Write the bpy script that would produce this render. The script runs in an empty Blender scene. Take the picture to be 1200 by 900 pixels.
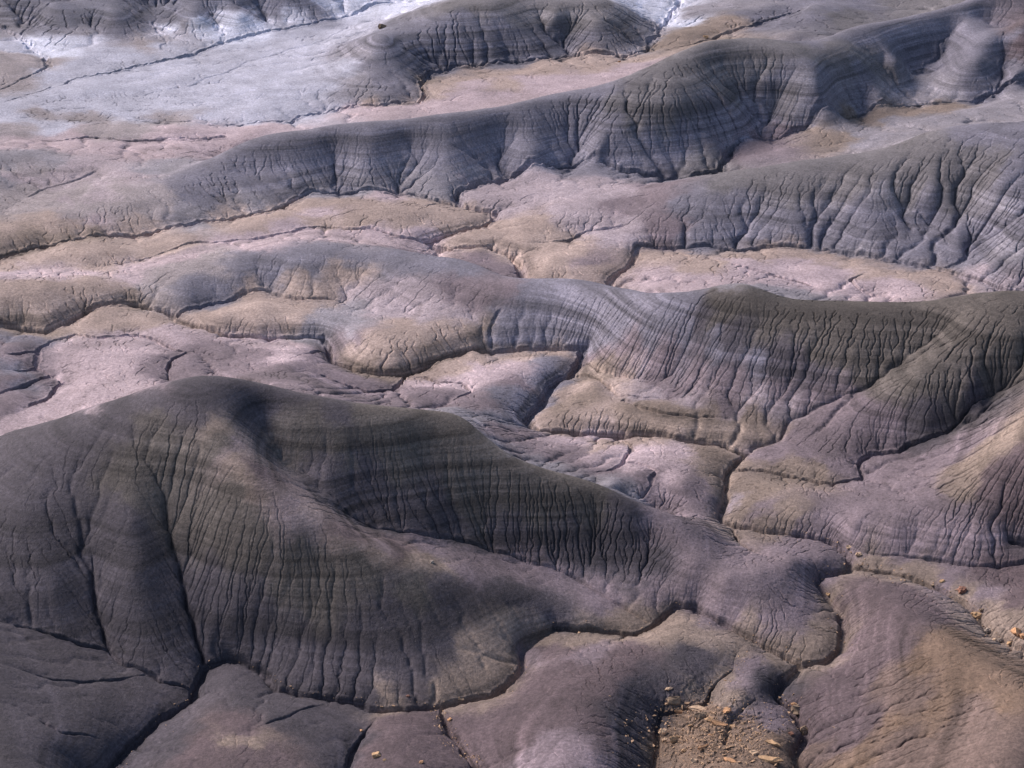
import bpy, bmesh, math, random
import numpy as np

# ------------------------------------------------------------------ camera, sky, sun
FAST_DEV = False
sc = bpy.context.scene
H = 120.0                       # camera height above the valley floor
PITCH = math.radians(23.0)
FPX = 2193.0                    # focal length in photo pixels (1200 wide)
cam_d = bpy.data.cameras.new('camera')
cam_d.sensor_width = 36.0
cam_d.lens = 36.0 * FPX / 1200.0
cam_d.clip_start = 1.0
cam_d.clip_end = 20000.0
cam = bpy.data.objects.new('camera', cam_d)
cam.location = (0, 0, H)
cam.rotation_euler = (math.radians(90) - PITCH, 0, 0)
sc.collection.objects.link(cam)
sc.camera = cam

SUN_EL = math.radians(35.0)
SUN_AZ = math.radians(-54.0)    # compass-like: 0 = straight ahead (+Y), negative = to the left
world = bpy.data.worlds.new("World")
sc.world = world
world.use_nodes = True
wn = world.node_tree.nodes
wl = world.node_tree.links
bg = wn['Background']
sky = wn.new('ShaderNodeTexSky')
sky.sky_type = 'NISHITA'
sky.sun_disc = False
sky.sun_elevation = SUN_EL
sky.sun_rotation = SUN_AZ
sky.air_density = 1.0
sky.dust_density = 2.0
sky.ozone_density = 1.2
wl.new(sky.outputs[0], bg.inputs[0])
bg.inputs[1].default_value = 0.085

sun_d = bpy.data.lights.new('sun', 'SUN')
sun_d.energy = 2.9
sun_d.angle = math.radians(20.0)
sun_d.color = (1.0, 0.93, 0.90)
sun = bpy.data.objects.new('sun', sun_d)
sun.location = (-200, 400, 400)
# light travels from the sun position (azimuth, elevation) to the ground
sun.rotation_euler = (math.radians(90) - SUN_EL, 0, math.radians(180) - SUN_AZ)
sc.collection.objects.link(sun)

sc.view_settings.view_transform = 'Standard'
sc.view_settings.look = 'None'
sc.view_settings.exposure = 0.82
sc.view_settings.gamma = 1.0
sc.view_settings.use_curve_mapping = False

rng = np.random.default_rng(7)

# ------------------------------------------------------------------ survey of the land
# every survey point was taken as a bearing (photo pixel) plus an elevation in metres
def ground(px, py, z):
    """photo bearing + elevation -> (x, y) on the ground"""
    u = (px - 600.0) / FPX
    v = (py - 450.0) / FPX
    cy, sy = math.cos(PITCH), math.sin(PITCH)
    dy = cy - v * sy
    dz = -sy - v * cy
    t = (z - H) / dz
    return u * t, dy * t

# channels: (depth, shoulder width, floor half width, points (px, py, z of floor))
CH = [
 # front wash
 (2.2, 2.6, .35, [(110,925,0),(140,893,0),(165,875,0),(196,844,0.1),(217,823,.2),(224,805,.3),(241,782,.3),(270,773,.3),(300,785,.3),(325,805,.2),(353,812,.2),(388,816,.2),(416,820,.2),(435,828,.2),(475,829,.2),(512,826,.2),(544,820,.2),(579,814,.2),(598,800,.2),(609,781,.2),(609,757,.2),(621,748,.3),(649,739,.3),(705,741,.3),(743,742,.3),(761,732,.3),(778,718,.3),(792,711,.4),(815,715,.4),(850,735,.4),(892,753,.4),(920,767,.3),(941,776,.3)]),
 # middle wash
 (2.0, 2.4, .35, [(-40,384,.5),(0,384,.4),(52,388,.4),(105,367,.4),(140,360,.5),(168,360,.5),(203,369,.5),(227,383,.4),(262,391,.4),(315,396,.4),(378,394,.4),(392,405,.4),(393,426,.4),(420,437,.4),(450,441,.4),(474,440,.4),(495,432,.4),(540,417,.5),(565,414,.5),(600,412,.5),(650,410,.5),(687,414,.4),(670,430,.4),(649,451,.3),(635,470,.3),(614,494,.3),(635,503,.3),(705,507,.2),(757,510,.2),(806,519,.2),(843,521,.2),(867,531,.2)]),
 (1.8, 2.2, .4, [(867,531,.2),(860,542,.2),(850,563,.2),(846,598,.1),(850,613,.1),(867,620,.1),(895,627,.1),(934,629,.1),(969,634,.1),(986,641,.1),(999,653,.1),(997,667,.1),(962,674,.1),(957,683,.1),(969,697,.1),(986,718,.1),(988,745,.1),(984,762,.1),(970,775,.1),(941,776,.1),(934,781,0),(927,791,0),(913,802,0),(906,816,0),(927,830,0),(937,844,0),(948,861,0),(934,886,0),(944,905,0),(940,930,0)]),
 # right wash
 (1.8, 2.0, .5, [(999,660,.2),(1046,672,.4),(1081,683,.6),(1116,699,.9),(1144,718,1.1),(1158,742,1.3),(1182,757,1.5),(1200,762,1.7),(1240,775,2)]),
 (1.1, 1.6, .15, [(990,643,.3),(1032,651,.6),(1095,658,.9),(1147,662,1.2),(1200,658,1.6),(1240,652,2)]),
 # bowl drain of the front hill
 (.8, 2.6, .1, [(308,500,16.4),(332,535,14.0),(378,570,12.2),(413,598,10.2),(435,608,9.2),(495,623,7.4),(530,629,6.2),(572,637,5.0),(614,650,3.8),(649,662,2.9),(675,675,2.2),(705,697,1.5),(740,718,.8),(757,728,.4)]),
 # left drain
 (1.3, 2.6, .1, [(-40,700,8),(0,718,6.2),(52,739,4.6),(94,753,3.6),(126,758,3),(140,774,2.2),(175,791,1.3),(189,802,1),(210,807,.5),(222,810,.3)]),
 (1.5, 3.5, .0, [(104,610,11),(108,655,8.4),(110,700,5.8),(119,739,3.6),(126,758,3)]),
 (1.3, 3.0, .0, [(196,595,12),(203,630,10),(210,655,8.2),(217,690,6.2),(227,725,4.0),(241,774,.8)]),
 # bottom side gullies
 (1.5, 1.5, .1, [(449,829,.3),(440,842,.6),(432,851,.7),(418,875,1),(411,900,1.3),(406,930,1.5)]),
 (1.6, 1.3, .2, [(512,828,.2),(518,845,.4),(523,861,.6),(540,879,.8),(558,896,1),(575,925,1.2)]),
 (1.3, 2.4, .1, [(888,756,.7),(874,763,.8),(857,788,.9),(829,809,.9),(825,826,.7),(800,832,.5),(772,837,.4),(771,865,.3),(764,893,.2),(760,930,.1)]),
 (0.7, 1.0, .05, [(906,816,.3),(880,826,.8),(860,845,1.2),(850,870,1.6)]),
 # right hill drains
 (1.5, 1.6, .1, [(1240,405,13),(1200,426,11),(1161,463,7.6),(1137,482,6),(1109,503,4.6),(1067,519,3.2),(1058,529,2.7),(1025,533,2.2),(1007,543,1.8),(1011,560,1.5),(976,565,1.2),(920,558,.8),(885,554,.5),(858,552,.3)]),
 (1.1, 2.2, .0, [(1098,391,12),(1060,419,9.5),(1025,444,7.4),(972,468,5.2),(940,484,3.6),(925,492,2.6),(909,514,1.4),(874,523,.5)]),
 (2.4, 1.4, .3, [(1188,628,3.4),(1205,630,3.6),(1230,632,4)]),
 (1.4, 1.4, .05, [(905,655,2.2),(888,648,1.6),(866,636,1),(856,622,.4)]),
 # pink ground behind the front hill
 (1.0, 1.4, .05, [(42,461,1.8),(60,450,1.4),(77,444,1.1),(60,436,.9),(50,428,.8),(48,412,.7),(60,402,.6),(88,393,.4)]),
 (1.1, 1.6, .05, [(247,434,2.2),(238,420,1.6),(228,412,1.3),(205,411,1.1),(180,400,1),(150,391,.9),(110,398,.8),(88,393,.4)]),
 (1.3, 1.5, .05, [(0,413,2.8),(25,414,1.9),(47,413,.9)]),
 (1.3, 1.5, .05, [(0,434,3.2),(25,435,2.3),(50,429,1.1)]),
 (1.3, 1.5, .05, [(-20,468,4),(0,460,3.5),(30,452,2.6),(45,445,1.9),(60,436,1.3)]),
 (1.3, 1.5, .05, [(0,486,3.8),(30,478,3),(46,470,2.5),(62,458,2.1),(78,445,1.3)]),
 (1.2, 1.5, .05, [(198,448,3),(196,432,2.4),(206,420,1.9),(222,412,1.4)]),
 (1.1, 1.6, .05, [(345,413,3.2),(362,413,2.4),(378,410,1.4),(392,412,.6)]),
 (1.4, 1.8, .05, [(345,432,5),(362,432,4),(385,440,3),(412,451,2.4),(432,458,2),(452,453,1.5),(468,445,.8),(474,440,.5)]),
 (1.2, 1.5, .05, [(505,476,4.2),(520,471,3.4),(535,463,2.8),(549,455,2.2),(538,447,1.7),(510,445,1.2),(490,441,.8),(474,440,.5)]),
 (1.1, 1.3, .05, [(800,462,3.4),(780,464,2.8),(745,467,2.2),(720,462,1.7),(712,453,1.4),(700,446,1.1),(672,438,.5)]),
 (.9, 1.1, .05, [(880,481,3.2),(840,484,2.9),(810,485,2.7),(780,483,2.5),(745,478,2.3),(725,470,1.9)]),
 (1.0, 1.2, .05, [(790,432,4.6),(765,441,3.2),(735,441,2.4),(700,434,1.7),(680,425,1)]),
 (1.0, 1.2, .05, [(665,554,4.8),(680,552,4.1),(710,549,3.3),(730,542,2.6),(742,527,1.6),(742,519,1),(727,509,.4)]),
 (.9, 1.1, .05, [(735,570,4.6),(757,559,3.6),(764,547,2.8),(750,542,2.5),(735,540,2.4)]),
 # mid left
 (1.1, 2.0, .05, [(470,366,2.6),(425,360,1.9),(404,354,1.5),(350,356,1.2),(318,345,1.1),(290,348,1.0),(235,362,.7),(203,369,.5)]),
 (1.2, 3.0, .0, [(572,414,.6),(573,395,2.4),(575,375,4),(590,355,5.6)]),
 (0.9, 1.5, .05, [(0,316,.9),(52,315,.9),(115,315,1),(157,306,1.2),(203,292,1.4),(235,281,1.6),(252,283,1.6),(300,280,1.6),(370,262,1.6),(420,268,1.4),(470,279,.9),(505,281,.5)]),
 # foot of the long middle ridge
 (1.6, 2.6, .2, [(-40,312,.4),(0,303,.4),(52,290,.4),(87,285,.4),(133,280,.5),(196,271,.6),(224,268,.6),(252,261,.6),(315,247,.7),(332,243,.7),(367,229,.8),(420,223,.8),(460,224,.8),(485,227,.7),(523,238,.6)]),
 (1.8, 2.6, .3, [(1240,90,5),(1200,101,4.4),(1137,115,3.5),(1077,121,2.8),(1018,131,2.4),(986,140,2.1),(944,156,1.8),(895,163,1.5),(856,176,1.3),(850,192,1.1),(810,201,1),(740,200,1),(680,194,.9),(642,198,.8),(600,206,.7),(558,217,.6),(530,231,.6),(535,240,.5),(579,247,.4),(583,256,.4),(561,266,.4),(530,273,.3),(505,281,.3),(530,289,.3),(572,290,.3),(593,297,.2),(607,308,.2),(611,322,.2),(620,345,.2)]),
 (1.4, 2.4, .3, [(1240,350,2),(1165,335,1.6),(1130,323,1.3),(1095,313,1.1),(1060,308,1),(972,294,.8),(902,289,.7),(810,290,.5),(754,292,.4),(740,304,.3),(722,325,.2),(715,345,.1)]),
 (0.8, 2.0, .1, [(607,296,.3),(628,287,.6),(665,281,1),(690,270,1.4),(730,266,2)]),
  (.9, 1.8, .05, [(835,303,2.2),(870,312,2.2),(910,323,2),(944,332,2)]),
 (.9, 1.8, .05, [(1018,314,2),(1000,322,2),(992,326,1.8),(1004,336,1.6),(1028,345,1.4)]),
 (.6, .7, .01, [(0,770,7),(63,791,4.8),(105,797,3.4),(140,795,2.4),(175,791,1.3)]),
 (.6, .7, .01, [(0,815,7),(21,823,6.4),(70,851,5.4),(126,861,3.2),(164,865,1.4)]),
 (.5, .7, .01, [(280,860,3.6),(320,838,3),(360,826,1.8),(385,820,.8)]),
 # upper fields
 (0.9, 2.2, .15, [(-40,135,.6),(0,122,.6),(35,110,.7),(105,91,.9),(147,80,1),(210,66,1.4),(259,49,1.8),(315,37,2.2),(367,26,2.6),(420,14,3.2),(460,0,3.8)]),
 (0.9, 2.2, .15, [(-40,112,.7),(0,103,.7),(35,94,.8),(54,80,1),(52,66,1.2),(21,42,1.8),(0,30,2.2)]),
 (0.6, 1.6, .0, [(35,120,.7),(105,117,.9),(160,112,1),(210,103,1.2),(262,86,1.5),(330,62,2),(385,45,2.6),(410,30,3)]),
 (1.5, 2.6, .1, [(-40,137,.5),(0,137,.5),(105,140,.6),(210,145,.7),(262,147,.8),(297,144,.8),(343,141,.9),(352,135,1),(385,127,1.1),(420,121,1.2),(491,119,1.3),(489,98,1.4),(505,84,1.6),(530,77,1.7),(614,72,1.9),(666,65,2.1),(740,65,2.3),(764,58,2.5),(771,38,2.8),(782,21,3.2),(800,0,3.6)]),
 (0.9, 2.2, .1, [(0,163,.8),(60,164,.9),(105,162,1),(180,164,1.1),(262,160,1.3)]),
 (1.0, 2.4, .1, [(740,65,2.4),(810,52,3),(860,37,3.6),(895,24,4.2),(937,14,5)]),
 (1.2, 3.5, .0, [(0,248,1.2),(35,226,1.8),(70,214,2.4),(110,200,3)]),
 # big side gullies in the long ridge
 (1.6, 4.2, .0, [(391,178,6),(395,200,3.5),(393,222,.9)]),
 (1.4, 4.0, .0, [(480,168,7),(478,190,4.5),(465,215,1.5),(462,224,.9)]),
 (1.6, 4.5, .0, [(590,150,7.5),(588,170,5),(583,190,2.5),(590,205,1)]),
 (1.6, 4.5, .0, [(662,135,9),(670,155,6),(680,180,2.5),(682,193,1)]),
 (1.6, 4.5, .0, [(735,140,9.5),(765,175,4),(772,190,2),(775,200,1.1)]),
 (1.4, 4.0, .0, [(790,120,12),(830,150,6.5),(853,172,1.6)]),
 (1.6, 4.5, .0, [(845,80,14),(880,110,9),(905,135,4.5),(895,160,1.6)]),
 (1.6, 4.5, .0, [(980,80,12),(1000,105,7),(1010,128,2.6)]),
 (1.6, 4.0, .0, [(1010,55,13),(1040,85,7),(1066,112,3.2),(1075,121,2.8)]),
 (1.5, 3.0, .0, [(1151,24,12),(1116,45,9),(1095,66,6.5),(1070,85,4.6),(1062,105,3.6)]),
 (1.6, 3.0, .0, [(1172,35,11),(1177,70,7.5),(1175,98,4),(1170,112,3.8)]),
 # gullies of the right back ridge
 (1.5, 3.8, .0, [(890,240,5.5),(880,262,3),(860,285,1)]),
 (1.5, 3.8, .0, [(980,228,7.5),(977,255,4.5),(970,280,1.6),(968,292,1)]),
 (1.5, 3.8, .0, [(1045,215,10),(1065,240,6.5),(1085,262,3.8),(1110,290,2)]),
 (1.5, 3.8, .0, [(1115,205,11.5),(1135,245,7),(1142,275,4),(1140,300,2.2),(1110,312,1.3)]),
 # top hill
 (1.5, 4.0, .0, [(640,25,8),(662,40,5),(666,58,2.6)]),
 (1.3, 3.5, .0, [(570,45,7),(600,62,3.4),(614,71,2.2)]),
 (1.3, 3.5, .0, [(470,55,6.5),(500,68,3.5),(528,76,2)]),
 (1.4, 3.5, .0, [(180,5,6),(183,25,3.6),(190,42,2.6),(205,60,1.6)]),
 (1.4, 3.5, .0, [(75,5,5),(40,25,3.2),(20,42,1.9)]),
 (1.2, 3.0, .0, [(245,20,4.6),(258,33,3),(262,47,1.9)]),
 (1.2, 3.0, .0, [(310,12,4.6),(320,24,3),(330,32,2.4)]),
]

# crests, shoulders, flats: (px, py, z)
SURF = [
 # front hill crest
 [(-60,535,9),(0,505,13),(70,488,16),(140,466,19),(190,448,21),(240,440,22),(280,445,21.5),(330,457,20),(350,461,19.6),(420,474,18.6),(460,479,18),(530,482,16.5),(547,489,16),(572,514,14.5),(600,535,13),(649,549,11.5),(705,566,10),(740,584,8.8),(775,594,7.6),(795,603,6.8),(832,617,4.8),(850,634,3.6)],
 # spur
 [(245,470,20.8),(250,500,19.5),(268,525,18.2),(300,563,16.4),(340,595,14.5),(402,627,12),(435,636,11),(470,645,9.8),(505,660,8.2),(560,672,6.4),(600,688,5),(640,705,3.6),(690,718,2.6)],
 # front face
 [(-40,600,11),(30,600,12.3),(60,680,8.4),(150,600,13),(155,660,9.6),(160,720,5.6),(175,770,2.9),(240,560,15.5),(260,640,10.6),(270,720,5.4),(300,760,2.9),(330,680,8.6),(340,750,3.6),(370,640,11.2),(400,700,7.3),(400,780,2.5),(460,700,7),(450,770,3.2),(500,790,2.2),(540,720,4.6),(550,770,2.4),(580,750,2.4),(600,725,3)],
 # bowl wall
 [(380,520,15.6),(430,540,13.8),(500,540,13),(500,590,9.8),(570,570,10.2),(580,610,7),(640,600,7.8),(650,640,4.6),(700,610,6.4),(720,660,3.2),(760,620,5.6),(764,637,4.6),(770,680,2.8)],
 [(340,500,17.2),(380,550,14.2)],
 [(430,620,10.6),(500,640,8.2),(560,650,6),(620,670,4.4),(680,700,2.6)],
 # ridge south of the middle wash, tongue
 [(815,650,5.6),(850,668,5.6),(890,662,5.2),(930,648,4.4),(965,644,3)],
 [(800,680,3.6),(840,700,3),(880,700,3.6),(900,725,2.4),(935,700,2.6),(940,740,1.6),(965,745,1.3),(960,715,1.4)],
 # pocket rim
 [(845,645,4),(870,657,4),(900,662,4.6),(905,640,3.2),(880,628,2.2)],
 # bottom-left ground
 [(-40,760,8),(0,770,7.4),(60,780,5.4),(120,800,3.8),(170,820,2.4),(0,850,7.6),(60,860,6),(110,880,3.4),(140,860,2.6),(0,900,8),(60,925,6.5),(0,960,9)],
 # mound in the wash bend
 [(280,778,1.6),(265,800,2.2),(240,840,3),(200,880,3.4),(280,850,3.8),(260,890,5),(340,850,3),(380,880,3),(330,900,4.4),(390,850,2.2),(280,940,6),(180,925,4)],
 [(470,850,2.4),(470,885,3.2),(450,870,2.8),(500,890,3),(480,940,4.4)],
 # bottom centre hump
 [(580,835,2.2),(640,770,2.6),(650,800,3.8),(620,850,4.4),(680,830,5),(720,800,4.6),(740,770,3.6),(790,740,3.2),(800,725,2.2),(840,755,3),(850,745,2.2),(700,870,5.4),(660,890,6),(620,900,5),(740,880,3),(700,940,6.6),(800,790,3),(820,800,1.9)],
 [(870,810,2.8),(890,790,3),(910,785,2),(850,830,2.6),(820,860,2),(800,880,1.4),(880,870,2.4),(860,900,2.4),(910,850,2),(915,880,2),(840,930,2.4)],
 # lower right hill
 [(985,677,1.8),(1010,683,3),(1050,705,5),(1095,732,7.2),(1130,753,8.2),(1197,795,10),(1240,820,11.5)],
 [(1010,740,3.2),(1010,790,3.2),(960,800,1.8),(975,830,2.4),(1060,780,5.8),(1060,840,6.2),(1000,880,3.8),(1100,880,8.6),(1200,880,11.8),(1120,830,8.4),(960,880,1.8),(1000,940,4),(1150,950,11)],
 [(1060,664,1.9),(1110,680,2),(1150,690,2.4),(1200,700,3.8),(1200,735,3.4),(1240,720,5)],
 # slope right of the middle wash
 [(870,590,1.9),(895,600,2.2),(940,595,3),(1000,605,4.2),(1050,610,4.2),(1100,615,4.2),(1150,615,4.8),(1100,580,6),(1050,575,4.2),(980,583,2.8),(930,573,2.2),(1150,560,8),(1195,505,12),(1170,525,10.6),(1195,560,9),(1200,600,6.4),(1190,630,3.6),(1240,500,14),(1190,640,2.4)],
 [(1130,530,6.6),(1090,545,5),(1160,495,8.6),(1220,450,12.5)],
 [(1004,470,6.6),(1040,452,8.6),(1077,430,11),(1130,381,14.4),(1165,342,16.4)],
 [(1040,500,4.8),(990,505,4.2),(950,515,2.8),(980,540,2.4),(940,540,1.9),(900,540,1.6),(1085,480,7.4),(1140,440,11),(1190,390,14.6)],
 # right hill crest
 [(500,292,7),(560,302,7.6),(586,316,7.8),(617,320,8),(652,320,8.6),(705,328,10),(775,342,12.6),(815,342,13.4),(850,332,14.8),(874,328,15.2),(902,339,14.2),(930,348,13.6),(990,350,13.8),(1077,351,14.6),(1130,346,16),(1182,339,16.8),(1240,342,17)],
 [(640,360,5.4),(620,395,2.4),(700,370,6.8),(700,400,4),(780,400,8),(760,430,4.4),(850,390,10.4),(850,430,6.8),(930,400,10.6),(930,440,6.8),(1000,400,11.2),(1050,390,12),(860,465,4),(800,460,3.6)],
 # lobes by the middle wash
 [(740,470,3),(700,450,2.9),(760,450,3.4),(700,475,2.4),(660,480,1.9),(650,492,1.8),(740,492,2.2),(820,490,2.6),(880,495,2.5),(800,505,2),(870,510,1.7)],
 [(560,430,2.3),(600,430,2.8),(625,425,3),(600,450,3.2),(590,475,4),(560,480,5.4),(640,418,2.5),(670,413,1.9),(520,435,1.8)],
 [(640,520,4),(700,530,3),(740,535,3.2),(650,510,2.4),(780,530,2.4),(800,560,4),(820,540,2.6),(835,570,2.8),(820,600,3.6),(720,555,5.6)],
 # ground behind the front hill
 [(0,400,1.8),(30,395,1.6),(0,430,3.4),(25,425,2.8),(0,465,4),(30,480,3.6),(-40,450,4)],
 [(100,385,1.8),(130,372,2),(170,372,2.4),(200,385,2.6),(150,383,2.4),(262,402,2.6),(315,404,3.2),(360,400,2.8),(370,410,2.8)],
 [(100,410,2.6),(154,408,3.2),(158,430,3.8),(130,465,5),(80,470,3.6),(90,430,2.2),(200,430,3.2),(180,420,2.8),(190,450,6)],
 [(320,420,3.8),(350,430,4.6),(330,445,8),(270,425,2.8),(370,425,3.4),(400,450,4.2),(440,455,3.6),(430,445,2.4),(480,455,3.4),(500,462,5),(450,468,7),(530,470,7),(540,460,4.4)],
 [(0,403,2.9),(30,405,2.4),(0,423,4.2),(30,424,3.2),(0,447,4.6),(25,443,3.6),(42,437,2.8),(0,474,5),(35,463,4),(55,448,2.9),(100,450,4.2),(110,440,3.8),(222,425,3.2),(230,415,2.6)],
 [(345,424,5),(380,429,3.8),(410,440,3.2),(440,446,2.4),(380,450,6.4),(420,462,6),(455,459,3.8),(490,453,3.8),(525,452,3.2),(480,470,6.6)],
 [(700,440,2.8),(740,456,3.8),(780,455,4.2),(740,472,3.3),(770,474,3.6),(690,560,5.4),(720,556,4.4),(705,540,3),(745,552,3.8)],
 # tan mounds
 [(100,322,4.4),(50,332,4.8),(0,338,5),(135,332,3.8),(110,345,3.6),(60,360,3.4),(0,360,3.8),(140,348,2.4),(20,375,2.2),(-40,345,5)],
 [(304,348,4.4),(260,360,3.6),(350,362,4),(385,368,3.8),(240,370,2.6),(300,370,3.6),(350,380,2.8),(410,385,3.4),(420,410,2.6)],
 [(400,323,4.2),(375,335,3.8),(350,345,2.8),(420,335,4)],
 [(495,374,4.8),(540,383,4.4),(450,385,4.4),(420,405,3.2),(500,400,3.8),(555,398,3.4),(460,415,3.2),(430,425,2.4),(520,412,2.4)],
 [(200,302,4),(250,294,5),(300,284,6.2),(335,280,6.8),(390,282,7),(460,286,7),(530,294,7.4)],
 [(220,330,4.4),(280,315,5),(340,310,5.6),(300,335,2.8),(400,310,5.6),(450,330,5),(480,350,4.6),(540,335,6),(550,360,5),(440,350,3.6),(180,345,2.8),(200,355,2.2)],
 [(400,233,2.8),(450,236,3),(490,240,2.7),(540,255,2.2),(560,256,2),(430,258,2.8),(480,268,2.4),(330,252,3),(290,260,2.6),(250,270,2.2),(420,278,2.4)],
 [(50,302,2.6),(0,312,2.2),(150,290,3),(100,296,3),(210,281,2.4),(180,298,2.2)],
 [(30,273,3.4),(0,275,3.4),(80,272,3.2),(110,272,2.8),(160,266,2.6),(200,253,3.6),(160,262,3.2),(230,250,3.4),(60,250,3.8),(110,245,3.8),(0,255,3.4),(40,240,3.2),(150,235,4.4)],
 # long middle ridge crest
 [(110,245,3.6),(150,224,4.6),(205,203,5.4),(245,185,7),(266,168,8.6),(297,157,9.6),(343,149,10.8),(390,143,11.6),(460,138,11.8),(530,129,12),(586,122,12),(635,108,12.6),(687,100,13.4),(722,93,14),(764,75,16),(797,61,18),(832,46,19.4),(885,44,17.6),(955,46,15.6),(1004,27,15.8),(1077,16,15.6),(1130,4,16.5),(1170,-20,19)],
 [(290,195,5.6),(260,225,3.4),(330,185,6.6),(330,220,3.4),(430,180,7),(430,208,3.4),(530,170,7.6),(520,200,4.2),(500,222,2.2),(560,195,3.4),(628,165,7.4),(630,185,4),(700,150,9.2),(720,180,4),(740,110,13),(800,100,14.4),(820,130,10),(800,170,4),(850,130,9),(930,100,11.2),(960,80,14.4),(965,100,12),(955,125,8),(930,148,4.6),(862,124,9.6),(885,148,4.6),(930,60,16.4),(900,90,12.6),(1030,95,9.6),(1040,110,6),(1050,50,14.4),(1000,60,14)],
 [(1165,35,14.4),(1147,60,12),(1130,85,8),(1130,105,4.6),(1100,100,5),(1200,20,17),(1195,60,13),(1200,90,7),(1130,20,15)],
 # right back ridge
 [(720,222,3.6),(760,215,4.8),(800,206,6.6),(850,198,8.4),(902,190,10.2),(955,182,11.4),(1004,175,12.4),(1056,168,13.6),(1081,154,15.4),(1130,145,16.4),(1200,140,16.6),(1250,135,17)],
 [(780,245,4.6),(830,235,6),(830,265,3.4),(930,225,8),(930,260,4.4),(1010,225,9),(1020,265,5),(1010,285,2.8),(1090,210,12),(1080,285,3.4),(1170,210,13),(1190,260,8.6),(1190,300,5.4),(1200,325,3.4),(1120,260,7)],
 [(850,185,3),(880,178,3.2),(920,172,3.8),(920,165,3.2),(960,165,3.6),(1000,150,4),(1050,145,4.6),(1100,135,5.6),(1150,128,6),(1200,118,6.4)],
 [(650,215,2.4),(600,222,2.4),(560,232,2),(700,205,2.4),(740,212,3),(640,240,3),(690,245,3.4),(610,255,2.4),(650,262,2.4),(600,268,1.9),(560,281,2.1),(620,278,1.9),(740,270,3),(700,285,2.2),(740,285,2.2)],
 [(650,298,2.6),(690,298,2.4),(640,312,2.4),(700,315,2),(780,304,2.2),(800,320,2.4),(880,303,2.8),(900,320,3),(960,310,3),(1000,325,3.2),(1060,325,3.2),(1100,335,3.6),(760,320,2),(830,330,4)],
 # upper fields
 [(0,130,2),(80,131,2.4),(150,133,2.8),(230,138,2.6),(300,136,2.6),(0,150,2),(100,152,2.4),(200,153,2.4),(300,152,3),(330,128,2.6),(250,125,1.8),(120,125,1.6)],
 [(60,172,2),(150,174,2.2),(220,172,2.6),(0,176,4.8),(28,178,4.8),(70,184,4.4),(120,188,4.2),(170,188,4),(20,200,3.4),(60,200,3.2),(100,215,3.4),(0,215,3.4),(-40,178,5),(190,200,4.6)],
 [(360,150,10),(400,133,3),(460,128,3.2),(520,122,3.2),(580,108,3.6),(640,92,4),(700,84,4.4),(740,76,5),(560,92,4),(610,88,4),(520,98,3.4),(650,76,3.8),(700,73,3.8),(790,58,5),(830,42,8)],
 [(448,33,12),(430,50,8.6),(410,70,6),(395,100,3.6),(430,100,4),(460,95,5),(470,75,5.4),(400,60,5.6),(380,95,3),(470,112,2.6),(440,118,2),(480,48,8.4),(460,40,10.4)],
 [(505,30,10.4),(530,8,13.4),(580,0,14.4),(560,25,10.4),(540,55,6),(580,60,4.6),(620,40,7.4),(640,62,4),(700,50,5.4),(700,15,11),(740,30,6.6),(740,52,3.4),(650,0,14),(720,0,11.4),(760,20,4.8)],
 [(150,75,1.8),(120,80,1.8),(60,100,1.6),(100,105,1.8),(200,85,2.2),(300,65,3),(350,90,3),(300,105,2.6),(200,115,1.9),(340,50,3.2),(10,75,3.4),(0,60,3),(30,75,2.8),(100,62,2.2),(90,50,2.6),(50,55,2)],
 [(0,0,8),(60,-8,11),(60,8,8),(130,4,10),(120,25,5),(230,0,10.4),(215,18,6.4),(280,2,9.8),(360,0,8.8),(-20,-30,12),(60,-35,14),(150,-30,13.5),(240,-30,14),(330,-25,12.5),(420,-20,8),(370,15,4.8),(340,22,4.2),(430,0,5.4),(150,42,3),(230,42,3),(290,30,3.4),(-40,20,5)],
 [(820,10,5.4),(850,20,5.6),(810,35,5),(780,40,4.4),(900,5,7),(950,0,9),(860,28,4.8),(930,30,11)],
]

BACK = []
for i_, l_ in enumerate(SURF):
    if l_[0][:2] in ((-60,535),): BACK.append((i_, .5))
    if l_[0][:2] in ((500,292),): BACK.append((i_, .42))
    if l_[0][:2] in ((110,245),(720,222)): BACK.append((i_, .34))

LINES = {i_ for i_, _ in BACK} | {i_ for i_, l_ in enumerate(SURF) if l_[0][:2] in ((245,470), (985,677))}

def densify(pts, step):
    out = []
    for (a, b) in zip(pts[:-1], pts[1:]):
        n = max(1, int(math.hypot(b[0]-a[0], b[1]-a[1]) / step))
        for i in range(n):
            f = i / n
            out.append(tuple(a[k]+(b[k]-a[k])*f for k in range(len(a))))
    out.append(pts[-1])
    return out

ctrl = []
for depth, w, fw, pts in CH:
    for (px, py, z) in densify(pts, 26):
        x, y = ground(px, py, z)
        ctrl.append((x/y, math.log(y), z + depth*.5))
for si_, pts in enumerate(SURF):
    if si_ in LINES: pts = densify(pts, 13)
    for (px, py, z) in pts:
        x, y = ground(px, py, z)
        ctrl.append((x/y, math.log(y), z))
# behind a crest the land drops away again
for ci, drop_ in BACK:
    for (px, py, z) in densify(SURF[ci], 30):
        x, y = ground(px, py, z)
        if z < 6.5: continue
        for d in (7.0, 14.0):
            d *= y/240.0
            ctrl.append((x/(y+d), math.log(y+d), z-drop_*d))
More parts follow.
